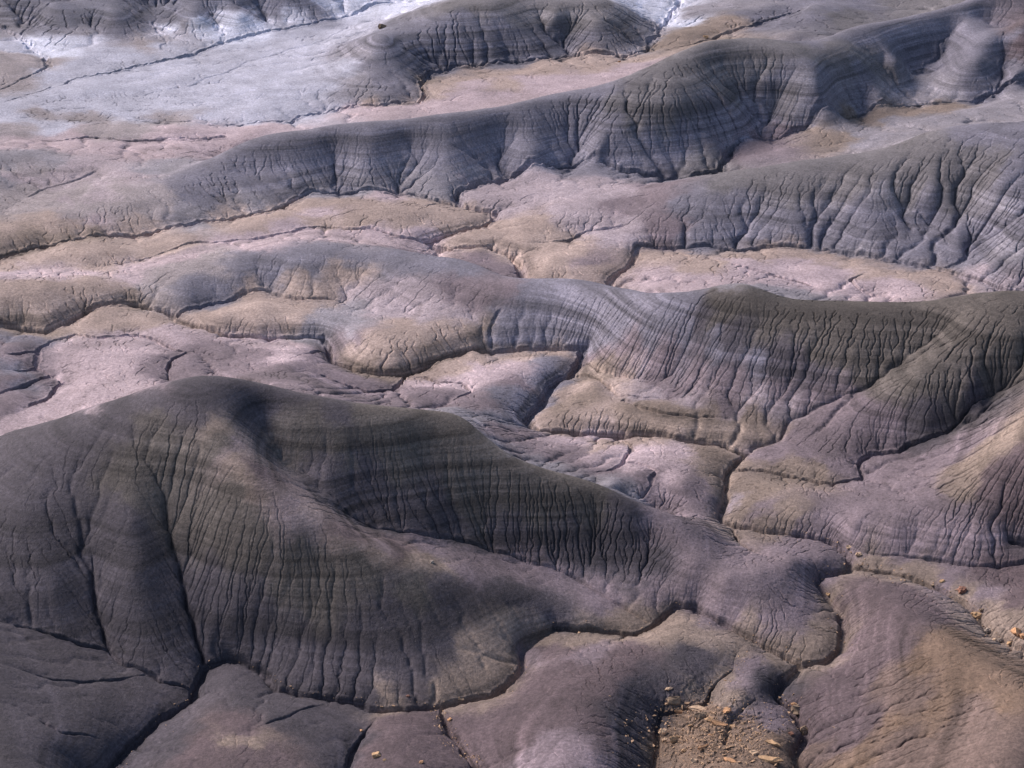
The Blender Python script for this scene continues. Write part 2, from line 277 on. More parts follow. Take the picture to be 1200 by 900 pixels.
# the land outside the view: low swells of the same badlands
T0, T1 = math.log(162.0), math.log(650.0)
for tt in np.arange(math.log(120), math.log(1000), 0.09):
    for ss in np.arange(-0.66, 0.67, 0.06):
        if abs(ss) > 0.41 or tt > T1 + .04 or tt < T0 - .06:
            yy = math.exp(tt); xx = ss*yy
            zz = 6.5 + 4.5*math.sin(xx*0.045+1.3)*math.cos(yy*0.037) + 2*math.sin(xx*.09+yy*.06)
            if tt > T1: zz += 4
            ctrl.append((ss, tt, zz))
ctrl = np.array(ctrl)
# drop near-duplicates
keep = []
seen = {}
for i, c in enumerate(ctrl):
    k = (round(c[0]/0.003), round(c[1]/0.006))
    if k not in seen:
        seen[k] = 1; keep.append(i)
ctrl = ctrl[keep]

KEXP = 1.2
def rbf_fit(P, v, lam):
    d = np.sqrt(((P[:, None, :]-P[None, :, :])**2).sum(-1) + 1e-6)
    A = d**KEXP
    n = len(P)
    M = np.zeros((n+3, n+3))
    M[:n, :n] = A - 0
    M[:n, :n] -= np.eye(n)*lam
    M[:n, n] = 1; M[:n, n+1:] = P
    M[n, :n] = 1; M[n+1:, :n] = P.T
    return np.linalg.solve(M, np.concatenate([v, np.zeros(3)]))

def rbf_eval(P, wgt, S, T):
    q = np.stack([S.ravel(), T.ravel()], 1)
    out = np.empty(len(q))
    n = len(P)
    for i in range(0, len(q), 20000):
        qq = q[i:i+20000]
        d2 = ((qq[:, None, 0]-P[None, :, 0])**2 + (qq[:, None, 1]-P[None, :, 1])**2 + 1e-6)
        out[i:i+20000] = (d2**(KEXP/2)) @ wgt[:n] + wgt[n] + qq @ wgt[n+1:]
    return out.reshape(S.shape)

SC = np.array([1.0, 0.7])          # the log-distance axis counts a little less
P = ctrl[:, :2]*SC
wgt = rbf_fit(P, ctrl[:, 2], 1.2e-3)

# fine grid: even steps in bearing s and log-distance t, opening out past the margins
QUAL = 1.3
ds, dt = 0.00062/QUAL, 0.00092/QUAL
s_in = np.arange(-0.36, 0.36, ds)
t_in = np.arange(math.log(158.0), math.log(660.0), dt)
NR, NC = len(t_in), len(s_in)

def bspline_matrix(xf, x0, h, n):
    """cubic B-spline weights from n coarse samples to xf"""
    W = np.zeros((len(xf), n), dtype=np.float32)
    u = (xf - x0)/h
    i = np.floor(u).astype(int); f = u - i
    ws = [(1-f)**3/6, (3*f**3-6*f**2+4)/6, (-3*f**3+3*f**2+3*f+1)/6, f**3/6]
    for k, wv in enumerate(ws):
        j = np.clip(i-1+k, 0, n-1)
        np.add.at(W, (np.arange(len(xf)), j), wv)
    return W

hs, ht = 0.0028, 0.0042
cs = np.arange(-0.40, 0.40, hs)
ct = np.arange(math.log(148.0), math.log(730.0), ht)
Zc = rbf_eval(P, wgt, *[g for g in np.meshgrid(cs*SC[0], ct*SC[1])])
Ws = bspline_matrix(s_in, cs[0], hs, len(cs))
Wt = bspline_matrix(t_in, ct[0], ht, len(ct))
Z = (Wt @ Zc.astype(np.float32) @ Ws.T)
S, T = np.meshgrid(s_in.astype(np.float32), t_in.astype(np.float32))
Y = np.exp(T); X = S*Y

def value_noise(x, y, seed):
    r = np.random.default_rng(seed)
    tab = r.random((256, 256)).astype(np.float32)
    xi = np.floor(x).astype(np.int32); yi = np.floor(y).astype(np.int32)
    fx = (x-xi); fy = (y-yi)
    fx = fx*fx*fx*(fx*(fx*6-15)+10); fy = fy*fy*fy*(fy*(fy*6-15)+10)
    a = tab[yi & 255, xi & 255]; b = tab[yi & 255, (xi+1) & 255]
    c = tab[(yi+1) & 255, xi & 255]; d = tab[(yi+1) & 255, (xi+1) & 255]
    return ((a+(b-a)*fx)+((c+(d-c)*fx)-(a+(b-a)*fx))*fy)*2-1

def fbm(x, y, scale, octv, seed, gain=.5):
    out = 0; amp = 1; tot = 0
    for o in range(octv):
        out = out + amp*value_noise(x/scale*(2**o)+17.3*o, y/scale*(2**o)+9.1*o, seed+o)
        tot += amp; amp *= gain
    return out/tot

# broken sandstone ledges in the hollow at the near right
lx, ly = ground(835, 858, 1.0)
LEDGE = np.exp(-(((X-lx)/7.5)**2 + ((Y-ly)/8.5)**2)**1.5).astype(np.float32)
lf = fbm(X, Y, 4.5, 4, 401, .6)*3.2
lq = np.floor(lf*1.6)/1.6
Z += LEDGE*((lq-lf*.6)*.55 + fbm(X, Y, 1.1, 3, 421, .7)*.18)
# channels cut in
wx = (X + fbm(X, Y, 9.0, 3, 11)*1.3*(Y/250)).astype(np.float32)
wy = (Y + fbm(X, Y, 9.0, 3, 31)*1.3*(Y/250)).astype(np.float32)
CUT = np.zeros_like(Z)
JAG = (fbm(X, Y, 1.6, 3, 81, .6)*.28).astype(np.float32)
for depth, w, fw, pts in CH:
    sf = 1.0
    g = [ground(*p) for p in pts]
    yy_m = np.mean([q[1] for q in g])
    sf = max(.8, yy_m/260.0)               # the washes seen far off are the wider ones
    ww, ff = w*sf, fw*sf
    D = None
    xs = [q[0] for q in g]; ys = [q[1] for q in g]
    R = 7*ww + 3
    r0 = np.searchsorted(t_in, math.log(max(20, min(ys)-R))); r1 = np.searchsorted(t_in, math.log(max(ys)+R))
    ymin = max(20, min(ys)-R)
    c0 = np.searchsorted(s_in, min((min(xs)-R)/ymin, (min(xs)-R)/(max(ys)+R))); c1 = np.searchsorted(s_in, max((max(xs)+R)/ymin, (max(xs)+R)/(max(ys)+R)))
    if r1 <= r0 or c1 <= c0: continue
    D = np.full((r1-r0, c1-c0), 1e9, np.float32)
    L = len(g)-1
    seg = [math.hypot(g[k+1][0]-g[k][0], g[k+1][1]-g[k][1]) for k in range(L)]
    cum = [sum(seg[:k]) for k in range(L+1)]
    tl = .45*cum[-1]
    for k in range(L):
        (ax, ay), (bx, by) = g[k], g[k+1]
        lo_y, hi_y = min(ay, by)-R, max(ay, by)+R
        q0 = max(r0, np.searchsorted(t_in, math.log(max(20, lo_y)))); q1 = min(r1, np.searchsorted(t_in, math.log(hi_y)))
        lo_x, hi_x = min(ax, bx)-R, max(ax, bx)+R
        e = [lo_x/max(20, lo_y), lo_x/hi_y, hi_x/max(20, lo_y), hi_x/hi_y]
        p0 = max(c0, np.searchsorted(s_in, min(e))); p1 = min(c1, np.searchsorted(s_in, max(e)))
        if q1 <= q0 or p1 <= p0: continue
        xx = wx[q0:q1, p0:p1]; yy = wy[q0:q1, p0:p1]
        vx, vy = bx-ax, by-ay
        h = np.clip(((xx-ax)*vx+(yy-ay)*vy)/(vx*vx+vy*vy+1e-9), 0, 1)
        d = np.sqrt((xx-ax-h*vx)**2+(yy-ay-h*vy)**2)
        if fw <= .15:            # small drains fade out at their heads
            d = d + .75*sf*np.maximum(0, 1-(cum[k]+h*seg[k])/tl)
        sub = D[q0-r0:q1-r0, p0-c0:p1-c0]
        np.minimum(sub, d, out=sub)
    D = np.maximum(0, D + JAG[r0:r1, c0:c1]*sf)
    cut = depth*.5*np.exp(-np.maximum(0, D-ff)/(ww*1.3)) + min(depth*.8, 1.7)*(.25 if fw == 0 else 1.0)*sf*np.exp(-(D/(.30*sf+ff*.9))**4)
    sub = CUT[r0:r1, c0:c1]
    # soft maximum so that joining channels do not add up
    m = np.maximum(sub, cut)
    sub[...] = m
Z = (Z - CUT).astype(np.float32)

# long concave footslopes
Z -= (.9*np.sin(np.pi*np.clip(Z/17.0, 0, 1))).astype(np.float32)
# harder beds stand out as faint steps round every hill
zb = Z + fbm(X, Y, 60.0, 2, 201)*1.5
tab = np.random.default_rng(33).random(4096).astype(np.float32)*2-1
def n1(v):
    i = np.floor(v).astype(np.int32); f = (v-i).astype(np.float32); f = f*f*(3-2*f)
    return tab[i & 4095]*(1-f)+tab[(i+1) & 4095]*f
Z += ((n1(zb*1.1+50)*.06 + n1(zb*2.9+90)*.02)*(Y/260)).astype(np.float32)
# broad unevenness
Z += (fbm(X, Y, 14.0, 3, 51)*0.30*(Y/250)).astype(np.float32)

# ------------------------------------------------------------------ running water
def blur(a, n=1):
    for _ in range(n):
        b = a.copy()
        b[1:-1, :] = (a[:-2, :]+2*a[1:-1, :]+a[2:, :])*.25
        a = b.copy()
        a[:, 1:-1] = (b[:, :-2]+2*b[:, 1:-1]+b[:, 2:])*.25
    return a

def drain(z, dss, dtt, yy, jit, iters=11):
    """z is height / distance; returns receivers, drop, drained area (cells)"""
    R, C = z.shape
    best = np.zeros_like(z); rec = np.arange(R*C, dtype=np.int32).reshape(R, C)
    idx = rec.copy(); drop = np.zeros_like(z)
    for k, (di, dj) in enumerate([(-1,0),(1,0),(0,-1),(0,1),(-1,-1),(-1,1),(1,-1),(1,1)]):
        L = math.hypot(di*dtt, dj*dss)
        a = (slice(max(0,-di), R-max(0,di)), slice(max(0,-dj), C-max(0,dj)))
        b = (slice(max(0,di), R+min(0,di)), slice(max(0,dj), C+min(0,dj)))
        dz = z[a]-z[b]
        sl = dz/L*jit[k][a]
        m = sl > best[a]
        best[a] = np.where(m, sl, best[a]); rec[a] = np.where(m, idx[b], rec[a]); drop[a] = np.where(m, dz, drop[a])
    n = R*C
    r = rec.ravel().copy()
    root = r == np.arange(n)
    r[root] = n
    r = np.append(r, n)
    acc = np.ones(n+1)
    acc[n] = 0
    for _ in range(iters):
        add = np.bincount(r, weights=acc, minlength=n+1)
        add[n] = 0
        acc = acc + add
        acc[n] = 0
        r = r[r]
    return rec, drop, best, acc[:n].reshape(R, C).astype(np.float32)

def erode(z, yy, dss, dtt, n, K, m, seed, diff, noise, A0, patch):
    """stream-power carving in units scaled by distance; only water gathered from more than A0 cells cuts"""
    r = np.random.default_rng(seed)
    R, C = z.shape
    zz = z/yy
    gm = np.abs(np.gradient(zz, dtt, axis=0)) + np.abs(np.gradient(zz, dss, axis=1))
    rough = noise*dss*blur(r.standard_normal((R, C)).astype(np.float32))*np.clip(gm/.35, .10, 1)   # steers the water, is not part of the relief
    for it in range(n):
        jit = [1+.36*(r.random((R, C), dtype=np.float32)-.5) for _ in range(8)]
        rec, drop, slope, A = drain(zz+rough, dss, dtt, yy, jit)
        e = K*dss*np.maximum(np.minimum(A, 5000)**m - A0**m, 0)*np.sqrt(np.minimum(slope, .6))*patch
        e = np.minimum(e, drop*0.85)
        zz = zz - e
        if diff:
            zz = zz*(1-diff)+blur(zz)*diff
    return zz*yy, rough

def cracks(z, yy, dss, dtt, seed, depth, A0, patch, rough):
    r = np.random.default_rng(seed)
    zz = z/yy
    jit = [1+.2*(r.random(z.shape, dtype=np.float32)-.5) for _ in range(8)]
    rec, drop, slope, A = drain(zz+rough, dss, dtt, yy, jit)
    c = np.where(A > A0, .28 + np.clip(np.log2(np.maximum(A, 1)/A0)/4.5, 0, 1.3), 0)
    c = c*np.clip(slope/.12, .5, 1)*patch
    c = np.maximum(c, blur(np.where(c > 1.2, c, 0))*1.1)
    return (zz - depth*dss*c)*yy, A

def resize(a, R, C):
    ri = np.linspace(0, a.shape[0]-1, R); ci = np.linspace(0, a.shape[1]-1, C)
    r0 = np.minimum(ri.astype(int), a.shape[0]-2); c0 = np.minimum(ci.astype(int), a.shape[1]-2)
    fr = (ri-r0)[:, None].astype(np.float32); fc = (ci-c0)[None].astype(np.float32)
    t = a[r0]*(1-fr)+a[r0+1]*fr
    return t[:, c0]*(1-fc)+t[:, c0+1]*fc

def smooth_up(a, R, C):
    k = R/a.shape[0]
    return blur(resize(a, R, C), 1 if k < 3 else 3)

lS, lT = S*1000.0, T*1000.0
PATCH = np.clip(.85+1.3*fbm(lS, lT, 60.0, 3, 71), .12, 1.5).astype(np.float32)
q_ = resize(Z, NR//4, NC//4); yq = resize(Y, NR//4, NC//4)
q2, _ = erode(q_, yq, ds*4, dt*4, 22, 0.018, .45, 4, .08, .7, 12.0, 1.0)
Z = Z + (.75+.6*np.clip((Y-260)/140, 0, 1))*smooth_up(q2-q_, NR, NC)
h_ = resize(Z, NR//2, NC//2); yh = resize(Y, NR//2, NC//2)
h2, _ = erode(h_, yh, ds*2, dt*2, 12, 0.009, .45, 5, .03, .6, 30.0, resize(PATCH, NR//2, NC//2))
Z = Z + (.2+.2*np.clip((Y-200)/120, 0, 1))*smooth_up(h2-h_, NR, NC)
# the full run of the water finds the network; the land itself keeps only part of that depth
Zb = Z
Zn, ROUGH = erode(Z, Y, ds, dt, 8, 0.024, .42, 6, .0, .8, 40.0, PATCH)
NEAR = np.clip((Y-150)/130 + np.clip((S+.03)*9, 0, 1), .6, 1)
CR, AREA = cracks(Zn, Y, ds, dt, 8, 2.9, 50.0*(4-3*NEAR), PATCH*(.1+.9*NEAR), ROUGH)
Z = Zb + .07*(Zn-Zb) + (CR-Zn)
del Zn, CR, ROUGH

# ------------------------------------------------------------------ mesh
# stretch the rim outward so that the ground runs on to the horizon
NE = 26
g = np.cumsum(1.28**np.arange(NE))
out_s = g/g[-1]*2.4
out_t_near = g/g[-1]*(t_in[0]-math.log(25.0))
out_t_far = g/g[-1]*(math.log(9000.0)-t_in[-1])
s_all = np.concatenate([s_in[0]-out_s[::-1], s_in, s_in[-1]+out_s])
t_all = np.concatenate([t_in[0]-out_t_near[::-1], t_in, t_in[-1]+out_t_far])
Sa, Ta = np.meshgrid(s_all, t_all)
Ya = np.exp(Ta); Xa = Sa*Ya
Zp = np.pad(Z.astype(np.float64), NE, mode='edge')
oi = np.maximum(0, np.maximum(NE-np.arange(len(t_all)), np.arange(len(t_all))-(len(t_all)-1-NE)))
oj = np.maximum(0, np.maximum(NE-np.arange(len(s_all)), np.arange(len(s_all))-(len(s_all)-1-NE)))
far = np.clip(np.maximum(oi[:, None], oj[None, :])/14.0, 0, 1)
far = far*far*(3-2*far)
swell = 6 + 5*fbm(Xa, Ya, 130.0, 3, 91) + 3*fbm(Xa, Ya, 38.0, 2, 95)
Za = Zp*(1-far) + swell*far
RA, CA = Za.shape
verts = np.stack([Xa, Ya, Za], -1).reshape(-1, 3).astype(np.float32)
def grid_mesh(name, V, R, C, smooth=True):
    me = bpy.data.meshes.new(name)
    nf = (R-1)*(C-1)
    i = np.arange(R*C, dtype=np.int32).reshape(R, C)
    f = np.stack([i[:-1, :-1], i[:-1, 1:], i[1:, 1:], i[1:, :-1]], -1).reshape(-1)
    me.vertices.add(R*C); me.vertices.foreach_set('co', V.ravel())
    me.loops.add(nf*4); me.loops.foreach_set('vertex_index', f)
    me.polygons.add(nf); me.polygons.foreach_set('loop_start', np.arange(0, nf*4, 4, dtype=np.int32))
    me.polygons.foreach_set('use_smooth', np.ones(nf, bool))
    me.update(calc_edges=True)
    return me
me = grid_mesh('ground', verts, RA, CA)
terrain = bpy.data.objects.new('ground', me)
sc.collection.objects.link(terrain)
terrain['kind'] = 'structure'

def zat(x, y, A=Z):
    fs = (x/y - s_in[0])/ds; ft = (math.log(y)-t_in[0])/dt
    j = min(max(int(fs), 0), NC-2); i = min(max(int(ft), 0), NR-2)
    a, b = min(max(fs-j, 0), 1), min(max(ft-i, 0), 1)
    return float((A[i, j]*(1-a)+A[i, j+1]*a)*(1-b)+(A[i+1, j]*(1-a)+A[i+1, j+1]*a)*b)

def hit(px, py):
    """where the bearing first meets the land"""
    lo = None
    z = 26.0
    while z > -3:
        x, y = ground(px, py, z)
        if zat(x, y) >= z: return x, y, zat(x, y)
        z -= .15
    return x, y, zat(x, y)

# ------------------------------------------------------------------ soils, in places with shade put into the colour
SOIL_SHADE = dict(G=(.055,.046,.055), O=(.084,.069,.063), P=(.275,.220,.240), L=(.155,.118,.133), B=(.140,.127,.156),
            C=(.20,.178,.20), T=(.285,.212,.188), D=(.185,.138,.116), W=(.47,.46,.54), F=(.34,.325,.385),
            R=(.152,.100,.074), U=(.128,.113,.120), K=(.33,.252,.27), N=(.090,.064,.070), Q=(.24,.20,.205),
            X=(.105,.100,.128), Z=(.178,.120,.090), Y=(.122,.084,.074))  # X paints in the shade of the steep top hills
SP = """
L 10,418 20,441 20,472 400,444 430,455 480,457 360,436 200,437
B 10,395 35,399 15,428 25,450
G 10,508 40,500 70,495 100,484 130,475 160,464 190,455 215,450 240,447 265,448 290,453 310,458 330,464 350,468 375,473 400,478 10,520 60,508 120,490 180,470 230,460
O 420,480 450,485 480,486 510,487 540,492 560,506 580,525 600,542 630,550 660,561 690,571
C 545,487 570,512 600,534 650,550 700,565 730,580
G 1195,625
B 640,328 680,332 720,340 760,348 800,352
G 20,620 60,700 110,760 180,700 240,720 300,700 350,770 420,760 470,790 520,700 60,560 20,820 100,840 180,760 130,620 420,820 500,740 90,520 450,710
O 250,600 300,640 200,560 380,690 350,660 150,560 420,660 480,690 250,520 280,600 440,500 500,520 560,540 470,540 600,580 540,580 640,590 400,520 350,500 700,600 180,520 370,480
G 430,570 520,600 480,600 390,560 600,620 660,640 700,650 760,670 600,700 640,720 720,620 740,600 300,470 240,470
L 360,610 330,590 440,640 500,640 560,665 640,680 700,705 610,670 770,610 800,640 820,700 760,690 860,710 890,690 850,650 780,595 270,530
N 310,560 400,625 460,645
D 275,535 300,563 325,588 360,608 400,630 440,646 475,654 505,661 250,505
D 580,775 570,765 590,760 600,745 740,728 770,735 710,735 720,725 530,825 680,745 640,748 880,745 550,818
D 960,760 975,745 980,715 930,765 950,765 905,770 890,755
L 930,720 900,730 950,700 830,730
L 930,650 880,660 910,670 940,640 960,655
G 810,760 820,790 800,810 760,820 750,840 730,860 890,795 905,790 780,820
D 800,730 830,740 850,760 780,740 810,745 820,810 850,820 840,800
N 640,800 700,800 660,830 740,770 620,840 600,860 700,850 720,790 680,780 580,850 640,760
L 690,770 620,770 870,790 880,780 860,840 900,840
L 670,880 640,880
Q 30,245 60,230 100,230 140,225 180,225 120,245 160,240
P 120,215 80,215 150,210 40,215
Z 800,840 820,860 850,870 880,880 840,890 780,870 900,870 860,850 800,880 820,835
G 200,860 160,880 60,880 330,830 380,850 400,880 230,800 280,790 300,820
N 250,870 280,880 240,890 310,880 450,880 480,870 500,850 280,850 540,850 470,850
D 270,865 300,870 450,835
N 1000,700 1050,720 1010,740 1020,780 1000,820 970,830 960,860 1000,870 1050,760 980,800 1040,700 1080,720 1000,850
R 1100,760 1130,780 1150,800 1100,830 1180,820 1120,745 1090,780 1040,850 1000,890
Y 1080,810 1060,830 1150,860 1100,880 1200,880 1160,840 1040,800 950,880 1050,880 1140,830
D 1030,665 1060,672 1090,680 1130,700 1160,720 1190,740 1160,740 1020,660
L 1110,690 1150,700 1120,670
N 1180,680 1200,700 1160,670
L 960,600 1000,610 1060,610 1120,620 1160,630 1000,630 1060,640 1120,645 900,600 940,620 1080,590 1020,590
D 880,590 870,605 900,615 920,560 870,575 930,600 890,575
N 1180,590 1190,560 1160,570 1195,620 1175,600
L 980,545 940,530 1000,500 960,500 1040,500 900,530 1020,560 1060,550 1100,540 1140,520 920,510 1060,575
D 1120,570 1150,540 1160,520 1190,500 1130,560 960,555 1180,515
O 1090,440 1100,400 1140,400 1170,380 1080,420 1180,350 1060,460 1110,470 1150,440 1190,400
O 880,350 930,370 980,380 1030,370 1080,370 900,390 960,410 1010,420 1050,400 850,350 860,370 1040,430 990,370
C 860,333 930,350 905,342
G 1100,480 1080,480 1140,460 820,380 860,400 900,430 940,440
B 780,370 740,360 700,350 720,390 660,350 640,370 760,400 620,350 700,370 850,410 800,400 880,440 680,390
L 780,420 820,440 860,450 740,420 900,460 940,460 700,420 800,460 850,470 980,470 760,440 1000,480
D 840,500 880,495 800,495 780,490 830,488 760,485 690,440 650,485 740,485 700,440 680,470 900,505
T 665,465 690,480 640,490 720,450 700,490 660,495
P 900,485 760,465 800,475 740,445 920,480 880,480
B 600,470 640,450 620,480 655,430 590,490
L 600,450 560,470 620,510 660,530 700,550 760,560 590,510
K 650,520 700,515 720,530 680,520 760,530 740,545 780,560 610,430 560,430 580,440 700,540 800,530
T 740,520 700,525 720,518 530,430 560,420 520,436 660,412 620,416
D 830,535 850,540 840,580 835,560
L 820,570 810,590 780,580 800,600
P 860,590
L 0,400 30,400 0,440 40,430 20,470 60,440 0,480 230,420 440,470 400,460 360,440 470,460 430,445 520,470 480,470 350,460 260,415 290,430 380,420 300,415
K 80,410 120,400 150,400 100,430 150,430 130,460 80,460 40,480 110,480 160,450 60,490 310,400 330,420 270,400 200,390 340,400 170,410 20,490 100,470 520,450 560,440 500,450
L 190,440 200,420 230,430 180,455 200,450
T 30,340 60,345 90,350 120,345 20,360 130,335 60,365 0,350 150,372 120,375 100,330 90,375 180,375
D 100,370 50,375 150,345 20,380
T 300,360 330,360 270,365 310,375 250,370 290,350 230,375 340,372
C 380,370 370,385 400,380 410,390 420,360
L 420,395 400,400
T 400,325 380,340 350,340 420,330 370,345
T 480,380 520,378 440,395 470,400 430,410 500,390 460,410 540,385 410,405
D 470,425 510,410 440,425 420,430
K 40,318 10,322 90,318 150,325 170,312 200,305 80,322 230,300
Q 170,330 200,320 190,345 250,300 230,310 260,320
B 300,300 340,300 380,300 320,320 360,320 280,320 220,345 240,335 420,310 450,310 500,310 540,310 260,340 480,320
L 560,310 590,320 600,340 560,350 540,340
P 450,350 480,360 500,350 440,360 540,370 470,340 510,365 420,340
B 590,380 610,370 580,400 640,395 620,400
D 560,400 570,385
T 360,240 400,235 440,240 480,240 420,260 380,260 330,250 470,260 550,250 540,260 280,262 440,250 500,238 300,255
K 440,272 400,275 360,270 480,275 350,275 330,272 380,250 450,232 290,280 310,285 270,285
T 40,305 80,298 120,292 160,285 200,282 10,312 180,292 100,305
D 20,282 50,285 80,280 40,278 110,275 0,290
T 60,268 20,268 100,270 180,265 200,260 160,270 280,255 250,262 590,265 620,262 640,258 600,275 560,285 640,270 660,280
Q 60,240 100,240 0,240 30,225 100,220 140,210 60,200 20,200 150,250 180,240 200,255
K 120,255 150,175 200,165 100,172 60,170 230,175 180,180 260,165 30,165 10,172 90,160
C 30,180 60,190 10,190 190,195 0,210
P 100,195 150,205 70,205 30,210 120,228 80,235
L 690,300 
T 650,300 680,295 640,308 700,310 670,290 620,285 600,290 580,290
P 640,220 700,215 620,235 660,250 700,230 600,240 740,260 680,265 720,275 560,225 640,208 740,225 580,220
L 760,240 740,250 720,240 780,260 760,220
T 900,298 960,300 860,300 800,298 1000,305 940,295 820,310 760,298
K 820,330 860,310 880,320 960,330 1000,335 1040,335 780,325 900,330 920,310 980,320 1060,340
T 1060,325 1100,325 1030,320 1120,335
P 1150,330 1180,325
B 220,225 240,210 270,200 300,180 330,180 360,200 400,180 440,170 480,170 500,190 540,170 560,190 600,170 640,170 340,220 300,220 440,200 400,210 250,240 200,250 500,160 680,170 560,150 620,150
C 520,220 480,210 500,230 440,215 420,215 360,225 560,205 300,235 210,245 240,250 220,265
B 680,140 720,150 760,160 800,170 720,180 660,190 780,180 700,110 640,120
U 720,120 760,110 800,90 840,80 800,120 860,100 740,140 780,140 850,60 900,50 870,75 820,65 900,80 940,60
B 920,100 880,130 840,150 900,140 860,170 950,90 960,110 960,140 1000,110 1010,90 970,100
C 950,95 940,110 1040,100 1090,90 1100,100 1110,110 850,170 1000,120 1070,105
U 980,70 1030,70 1000,60 920,120
B 960,50 1010,45 1060,40 1080,60 1100,30 1040,60 1120,60 1140,50 1110,70
B 1165,40 1140,80 1190,80 1170,60 1190,40 1150,110 1130,90
N 1190,30 1200,60
L 870,175 900,170 920,155 860,185
D 960,150 1000,140 1050,130 980,160 1100,125 1030,140 1070,130
C 1000,155 1050,145 1100,140 1150,130 1020,165 1180,120
U 860,210 900,210 950,200 1000,200 1050,190 1100,180 1130,200 1080,170 1170,190 930,230 1010,220 1070,220 1110,230 840,200
B 860,250 900,270 940,260 1000,270 820,260 1040,270 1100,280 1140,280 1180,280 1190,240 960,285 1060,290 1180,160 1150,155 1190,170 1190,200 800,240 1090,260 1020,250 840,280 1150,300 1180,310 920,245
C 1160,250 1030,230 1190,300 1000,290 1170,290
T 560,85 600,85 640,75 680,70 720,72 530,95 580,100 510,105 640,82 700,80 440,120 480,118 740,68 850,30
K 680,90 620,100 580,110 550,115 500,125 440,128 400,128 650,95 720,85 740,80 560,100 540,120
D 800,40 830,35 850,25 810,50 780,50 500,95
B 450,90 470,70 500,50 520,60 560,50 600,50 640,50 580,30 540,30 680,55 480,90 440,70 540,70 620,65 450,50 470,105
U 600,15 560,15 650,20 700,20 720,30 640,35 680,35 530,10
C 720,55 740,50 420,100 400,105 460,110 430,60 410,90
W 240,30 200,35 270,40 250,20 310,25 50,50 60,60 380,10 440,5 420,8 290,30 460,5 400,12 790,15 770,5 780,25 350,18
F 100,80 150,70 200,80 250,90 300,100 350,80 300,60 400,40 350,50 150,100 100,110 50,110 250,110 200,60 100,50 350,110 30,60 380,100 400,80 220,115 60,90 330,90
Q 10,80 20,90 0,70 40,70 170,50
X 20,2 60,8 100,14 150,6 200,6 240,8 280,6 320,8 350,4 370,8 130,18 220,16 300,12 80,22
X 470,60 500,60 550,40 600,40 450,60 640,45 480,85 530,60 580,60 650,60
B 20,5 60,10 100,20 150,10 200,10 280,10 130,30 240,10 340,5 370,10 30,20 320,10 80,30
C 220,30 190,45 90,35 10,30
Q 100,135 200,140 50,135 110,152 20,155 150,150
F 150,137 250,142 20,140 60,150 300,140 340,130 390,127 200,128 60,128 130,126
K 200,155 250,150 300,148
F 150,122 100,125 250,122 320,120 10,130
C 820,10 850,10 880,5 760,35
B 880,20 920,15 950,20 980,10 900,30 1000,10 940,5
U 1050,5 1100,10 1000,15 980,22
W 810,20
"""
cp, cc = [], []  # some L and G points paint shade on valley sides and in a pocket
for line in SP.strip().splitlines():
    k, *pts = line.split()
    for p in pts:
        px, py = map(float, p.split(','))
        x, y, z = hit(px, py)
        cp.append((x/y, math.log(y)*.75)); cc.append(SOIL_SHADE[k])
cp = np.array(cp, np.float32); cc = np.log(np.array(cc, np.float32))
CS, CT = np.meshgrid(cs, ct)
qx = (CS + .0085*fbm(CS*1000, CT*1000, 24.0, 3, 111)).ravel().astype(np.float32)
qy = ((CT + .011*fbm(CS*1000, CT*1000, 24.0, 3, 131))*.75).ravel().astype(np.float32)
col = np.zeros((len(qx), 3), np.float32)
for i in range(0, len(qx), 20000):
    d2 = (qx[i:i+20000, None]-cp[None, :, 0])**2 + (qy[i:i+20000, None]-cp[None, :, 1])**2
    wgt_ = 1/(d2+3.0e-5)**2.7
    col[i:i+20000] = (wgt_ @ cc)/wgt_.sum(1, keepdims=True)
col = col.reshape(len(ct), len(cs), 3)
attr = np.empty((RA, CA, 4), np.float32); attr[..., 3] = 1
fi = (T-ct[0])/ht + 2.2*fbm(S*1000, T*1000, 12.0, 6, 301, .66)
fj = (S-cs[0])/hs + 2.8*fbm(S*1000, T*1000, 12.0, 6, 331, .66)
i0 = np.clip(fi.astype(np.int32), 0, len(ct)-2); j0 = np.clip(fj.astype(np.int32), 0, len(cs)-2)
fi = (fi-i0)[..., None]; fj = (fj-j0)[..., None]
fine = np.exp((col[i0, j0]*(1-fj)+col[i0, j0+1]*fj)*(1-fi)+(col[i0+1, j0]*(1-fj)+col[i0+1, j0+1]*fj)*fi)
for k in range(3):
    f = fine[..., k]
    attr[..., k] = np.pad(f, NE, mode='edge')
ca = me.color_attributes.new('soil_shade', 'FLOAT_COLOR', 'POINT')
ca.data.foreach_set('color', attr.ravel())

